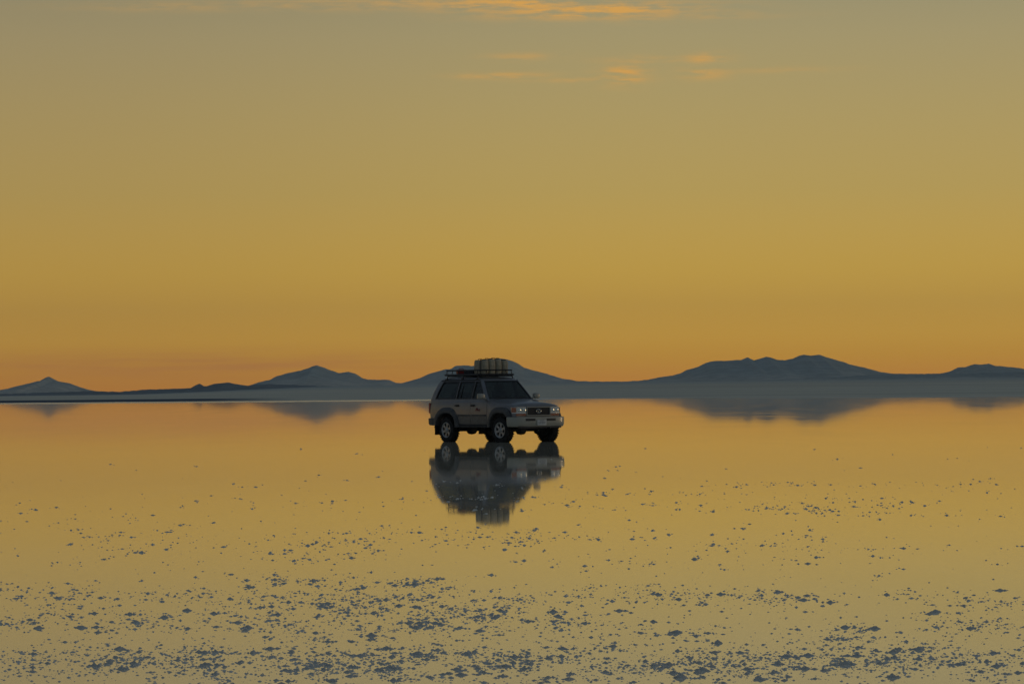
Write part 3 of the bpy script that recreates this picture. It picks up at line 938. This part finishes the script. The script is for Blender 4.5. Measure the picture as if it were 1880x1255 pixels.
b.tube(loop(zt_, xr0, xf0, ry), .028, 0, 8, True)
b.tube(loop(zr_, xr0 + .05, xf0 - .05, ry - .02), .020, 0, 8, True)
for k in range(9):
    x = xr0 + .12 + k * (xf0 - xr0 - .24) / 8
    b.box((x, 0, zt_ - .005), (.045, 2 * ry - .02, .012))
for y in (-.3, .3): b.tube([(xr0, y, zt_ - .018), (xf0, y, zt_ - .018)], .014, 0, 6)
for x in (xr0 + .12, -2.62, -2.05, xf0 - .14):
    for s in (-1, 1): b.tube([(x, s * (ry - .005), zt_), (x, s * (ry - .02), zr_)], .012, 0, 6)
for y in (-.35, .35):
    for x, dx_ in ((xr0, .05), (xf0, -.05)): b.tube([(x, y, zt_), (x + dx_, y, zr_)], .012, 0, 6)
for x in (xr0 + .16, -2.34, xf0 - .10):
    for s in (-1, 1):
        b.tube([(x, s * .60, zt_ - .01), (x, s * .645, 1.90)], .018, 0, 8)
        b.box((x, s * .66, 1.875), (.10, .045, .04))
    b.tube([(x, -.60, zt_ - .045), (x, .60, zt_ - .045)], .016, 0, 6)
# rain gutters the feet clamp to
part(b, 'roof_rack', M['rack'])
b = MB()
for s in (-1, 1):
    b.tube([(xfU(1.83) - .10, s * .678, 1.848), (-1.7, s * .681, 1.858), (-2.5, s * .681, 1.858), (xrU(1.83) + .14, s * .678, 1.845)], .014, 0, 6)
part(b, 'rain_gutter', M['black'])


# ---- load on the rack (things of their own)
def W(x, y, z): return org + fwd * (x + XO) + lft * y + Vector((0, 0, z))


def lump_box(dx_, dy_, dz_, r, seed, amp, rows=9, n=6):
    """soft upright container: rounded plan, bulging sides, sagging shoulders"""
    b = MB(); rings = []
    for i in range(rows + 1):
        t = i / rows; z = dz_ * t
        k = 1 - .02 - .10 * max(0, (t - .82) / .18) ** 2 - .05 * max(0, (.12 - t) / .12) ** 2 + .025 * math.sin(t * math.pi)
        rg = []
        for x, y in rrect(-dx_ / 2 * k, dx_ / 2 * k, -dy_ / 2 * k, dy_ / 2 * k, r, n):
            d = amp * noise.fractal((x * 6 + seed, y * 6, z * 5), 1, 2, 3)
            rg.append((x * (1 + d), y * (1 + d), z))
        rings.append(rg)
    b.loft(rings, 0, cap=True)
    return b


words = ['standing at the left end of the row on the roof rack', 'second from the left in the row on the roof rack',
         'third from the left in the row on the roof rack', 'standing at the right end of the row on the roof rack']
for k in range(4):
    b = lump_box(.56, (.205, .228, .212, .222)[k], .425 + (.004, .022, .034, -.008)[k], .075, k * 3.1, .04)
    o = b.build('storage_container', M['canvas']); o.location = W(-1.79, -.345 + k * .237, zt_ + .012); o.rotation_euler = (0, 0, CAR_RZ + (.02, -.015, .01, -.02)[k])
    tag(o, 'tan upright container ' + words[k], 'container', 'tan containers in a row on the roof rack')
    b = MB(); b.rbox((.16, 0, .01), (.10, .10, .035), .02); b.tube([(-.15, 0, .0), (-.14, 0, .03), (.02, 0, .03), (.03, 0, .0)], .010, 0, 6)
    c_ = b.build('lid', M['bag'], o); c_.location = (0, 0, .425 + (.004, .022, .034, -.008)[k])
# strap over the row
b = MB()
xs_ = -1.66
prof = [(-.475, 0.02), (-.478, .37), (-.455, .448), (-.2, .464), (.2, .464), (.455, .444), (.478, .37), (.477, .02)]
b.loft([[(xs_ - .02 + XO, y, zt_ + z), (xs_ + .02 + XO, y, zt_ + z), (xs_ + .02 + XO, y * 1.008, zt_ + z + .006), (xs_ - .02 + XO, y * 1.008, zt_ + z + .006)] for y, z in prof], 0, cap=True)
o = b.build('strap', M['bag']); o.location = org; o.rotation_euler = (0, 0, CAR_RZ)
tag(o, 'dark lashing strap pulled over the row of tan containers', 'strap')
# red can lying behind
b = MB(); b.rbox((0, 0, .085), (.30, .20, .15), .045); b.tube([(-.08, 0, .155), (-.07, 0, .185), (.05, 0, .185), (.06, 0, .155)], .013, 0, 6)
o = b.build('fuel_can', M['red']); o.location = W(-2.93, -.30, zt_ + .008); o.rotation_euler = (0, 0, CAR_RZ + 1.35)
tag(o, 'small red can lying at the rear of the roof rack behind the rail', 'can')
b = MB(); b.lathe([(.022, 0), (.03, .01), (.03, .05), (.02, .055)], (0, .095, .085), 12)
b.build('cap', M['white'], o)
b = lump_box(.42, .62, .13, .06, 9.2, .06, 5)
o = b.build('bag', M['bag']); o.location = W(-2.40, -.14, zt_ + .012); o.rotation_euler = (0, 0, CAR_RZ + .1)
tag(o, 'flat dark cloth bag on the roof rack between the red can and tan containers', 'bag')

# ------------------------------------------------------------------ salt clumps standing out of the water
salt = mat('damp_salt_crust', (0.60, 0.58, 0.53), 0.75, var=0.25, vscale=30, bump=0.6, bscale=120)
BANDS = [  # column, row, spread x, spread y, weight (density of clumps on the ground)
    (600, 1212, 330, 20, 1.5), (720, 1206, 130, 16, 1.6), (1100, 1212, 160, 16, 1.3), (1330, 1215, 160, 16, 1.3), (1560, 1208, 160, 22, 1.1), (1780, 1212, 120, 24, 1.0),
    (180, 1212, 220, 20, 1.3), (940, 1208, 1000, 22, .5), (940, 1240, 900, 16, .6), (1540, 1165, 60, 14, .9), (1780, 1150, 100, 14, .6),
    (90, 1140, 110, 18, .6), (300, 1140, 160, 18, .35), (90, 1092, 120, 14, .45), (350, 1095, 120, 16, .3), (560, 1066, 90, 14, .9), (690, 1100, 160, 22, .9), (760, 1068, 60, 8, .8),
    (860, 1130, 150, 26, .7), (520, 1130, 130, 26, .55), (640, 1150, 200, 14, .45), (950, 1105, 60, 14, .5), (1030, 1145, 40, 8, .6), (1250, 1160, 160, 8, .25),
    (1120, 1082, 70, 10, .4), (1260, 1092, 130, 14, .45), (1420, 1098, 70, 10, .55), (1650, 1090, 90, 10, .45), (1820, 1105, 70, 14, .45), (1700, 1135, 60, 10, .2),
    (960, 985, 90, 14, .6), (820, 980, 110, 12, .35), (640, 990, 120, 16, .25), (560, 1015, 110, 14, .35), (240, 1000, 130, 26, .14), (120, 1030, 60, 10, .25), (160, 955, 180, 20, .08),
    (1130, 1028, 80, 10, .2), (1350, 1000, 250, 16, .10), (1650, 1010, 180, 16, .10),
    (1430, 888, 110, 4, .9), (1320, 904, 150, 4, .7), (1180, 925, 130, 8, .35), (1400, 933, 200, 6, .7), (1560, 918, 150, 6, .45), (1750, 890, 130, 12, .25), (1620, 940, 150, 10, .3),
    (880, 914, 70, 5, .9), (900, 934, 50, 3, .4), (850, 885, 60, 8, .2), (960, 890, 50, 8, .25), (620, 925, 150, 14, .10), (480, 890, 120, 8, .05),
    (1250, 826, 130, 3, .25), (1600, 822, 180, 3, .2), (1750, 842, 120, 6, .1), (1100, 860, 90, 8, .06), (1150, 1000, 900, 130, .035), (940, 1180, 1000, 60, .12),
]


def dens(px, py):
    d = 0.0
    for cx, cy, sx, sy, w_ in BANDS:
        q = ((px - cx) / sx) ** 2 + ((py - cy) / sy) ** 2
        if q < 6: d += w_ * math.exp(-q) * (1 if cy > 1180 else 1.9)
    m_ = noise.fractal((px * .012, py * .05, 3.3), 1, 2, 4)
    return d * max(0.12, 1 + 1.2 * m_)


rnd = random.Random(21)
spots = []


def put(px, py, wpx):
    x, y = ground(px, py); spots.append((wpx, x, y, wpx * y / F))


tries = 0
while len(spots) < 14500 and tries < 900000:
    tries += 1
    px = rnd.uniform(-140, 2020); py = 815 + (1290 - 815) * rnd.random() ** .75
    if rnd.random() > dens(px, py) * .5: continue
    k = (py - 718) / 537.0
    w_ = (2.25 + 1.0 * k) * math.exp(rnd.gauss(0, .55))
    if rnd.random() < .05 * k: w_ *= 2.0
    w_ = min(w_, 19 * k * k + 3.5)
    put(px, py, w_)
    if w_ > 5.5 * k + 2:
        for _ in range(rnd.randint(1, 4)):
            put(px + rnd.gauss(0, w_ * 1.1), py + rnd.gauss(0, 1.6), w_ * rnd.uniform(.2, .6))
spots.sort(key=lambda q: -q[0])


def lump(seed, n1, n2):
    """irregular low crust fragment about one unit across, base just under the water"""
    rings = []; vs = []
    for i in range(n2):
        t = i / (n2 - 1); r = .52 * (1 - .84 * t ** 1.25); z = -.025 + .28 * t
        rg = []
        for j in range(n1):
            a = 2 * math.pi * j / n1
            q = 1 + .55 * noise.noise((math.cos(a) * 1.1 + seed, math.sin(a) * 1.1, t * .8)) + .25 * noise.noise((math.cos(a) * 2.7 + seed, math.sin(a) * 2.7, t * 2))
            rg.append((r * q * math.cos(a), r * q * math.sin(a), z * (1 + .5 * noise.noise((math.cos(a) * 1.3, math.sin(a) * 1.3 + seed, 5)))))
        rings.append(rg)
    return rings


variants = []
for v in range(14):
    b = MB(); b.loft(lump(v * 7.7, 14, 6), 0, cap=True)
    for k in range(v % 4):                            # some clumps are two or three fragments grown together
        a = rnd.uniform(0, 6.28); sc = rnd.uniform(.35, .65); dd = rnd.uniform(.42, .72)
        b.loft([[(p[0] * sc + dd * math.cos(a), p[1] * sc + dd * math.sin(a), p[2] * sc - .004) for p in rg] for rg in lump(v * 3.3 + k * 11, 11, 5)], 0, cap=True)
    variants.append(b.mesh('salt_clump', salt, 40))
for i, (wp, x, y, w_) in enumerate(spots[:300]):
    o = bpy.data.objects.new('salt_clump', variants[i % 14]); SC.collection.objects.link(o)
    o.location = (x, y, 0); o.rotation_euler = (0, 0, rnd.uniform(-.5, .5)); h_ = w_ * rnd.uniform(.75, 1.35)
    o.scale = (w_ * rnd.uniform(.9, 1.45), w_ * rnd.uniform(.6, 1.1), h_)
    tag(o, 'larger dark grey salt clump standing out of the still water', 'salt clump', 'larger salt clumps standing in the shallow water')
b = MB(); small = [lump(v * 5.1 + 2, 8, 4) for v in range(12)]
for i, (wp, x, y, w_) in enumerate(spots[300:]):
    a = rnd.uniform(-.5, .5); ca, sa = math.cos(a) * w_, math.sin(a) * w_; hz = w_ * rnd.uniform(.7, 1.3); ex = rnd.uniform(.9, 1.6); rg = small[i % 12]
    b.loft([[(x + p[0] * ex * ca - p[1] * sa, y + p[0] * ex * sa + p[1] * ca, p[2] * hz) for p in r_] for r_ in rg], 0, cap=True)
o = b.build('salt_crumbs', salt, smooth=40)
tag(o, 'countless small dark salt crumbs scattered over the shallow water', 'salt', kind='stuff')
print('clumps', len(spots), 'tries', tries)

# ------------------------------------------------------------------ the air between here and the hills
HAZE = 2.2e-5
if HAZE:
    b = MB(); b.box((0, 11000, 299), (44000, 32000, 602))
    hz = b.build('haze', [], smooth=0)
    m = bpy.data.materials.new('dusk_haze'); m.use_nodes = True; t = m.node_tree; t.nodes.clear()
    v = t.nodes.new('ShaderNodeVolumePrincipled'); v.inputs['Color'].default_value = (0.86, 0.84, 0.78, 1); v.inputs['Density'].default_value = HAZE
    v.inputs['Anisotropy'].default_value = 0.0
    oo = t.nodes.new('ShaderNodeOutputMaterial'); t.links.new(v.outputs[0], oo.inputs['Volume'])
    hz.data.materials.append(m)
    tag(hz, 'thin dusk haze over the salt flat', 'haze', kind='stuff')
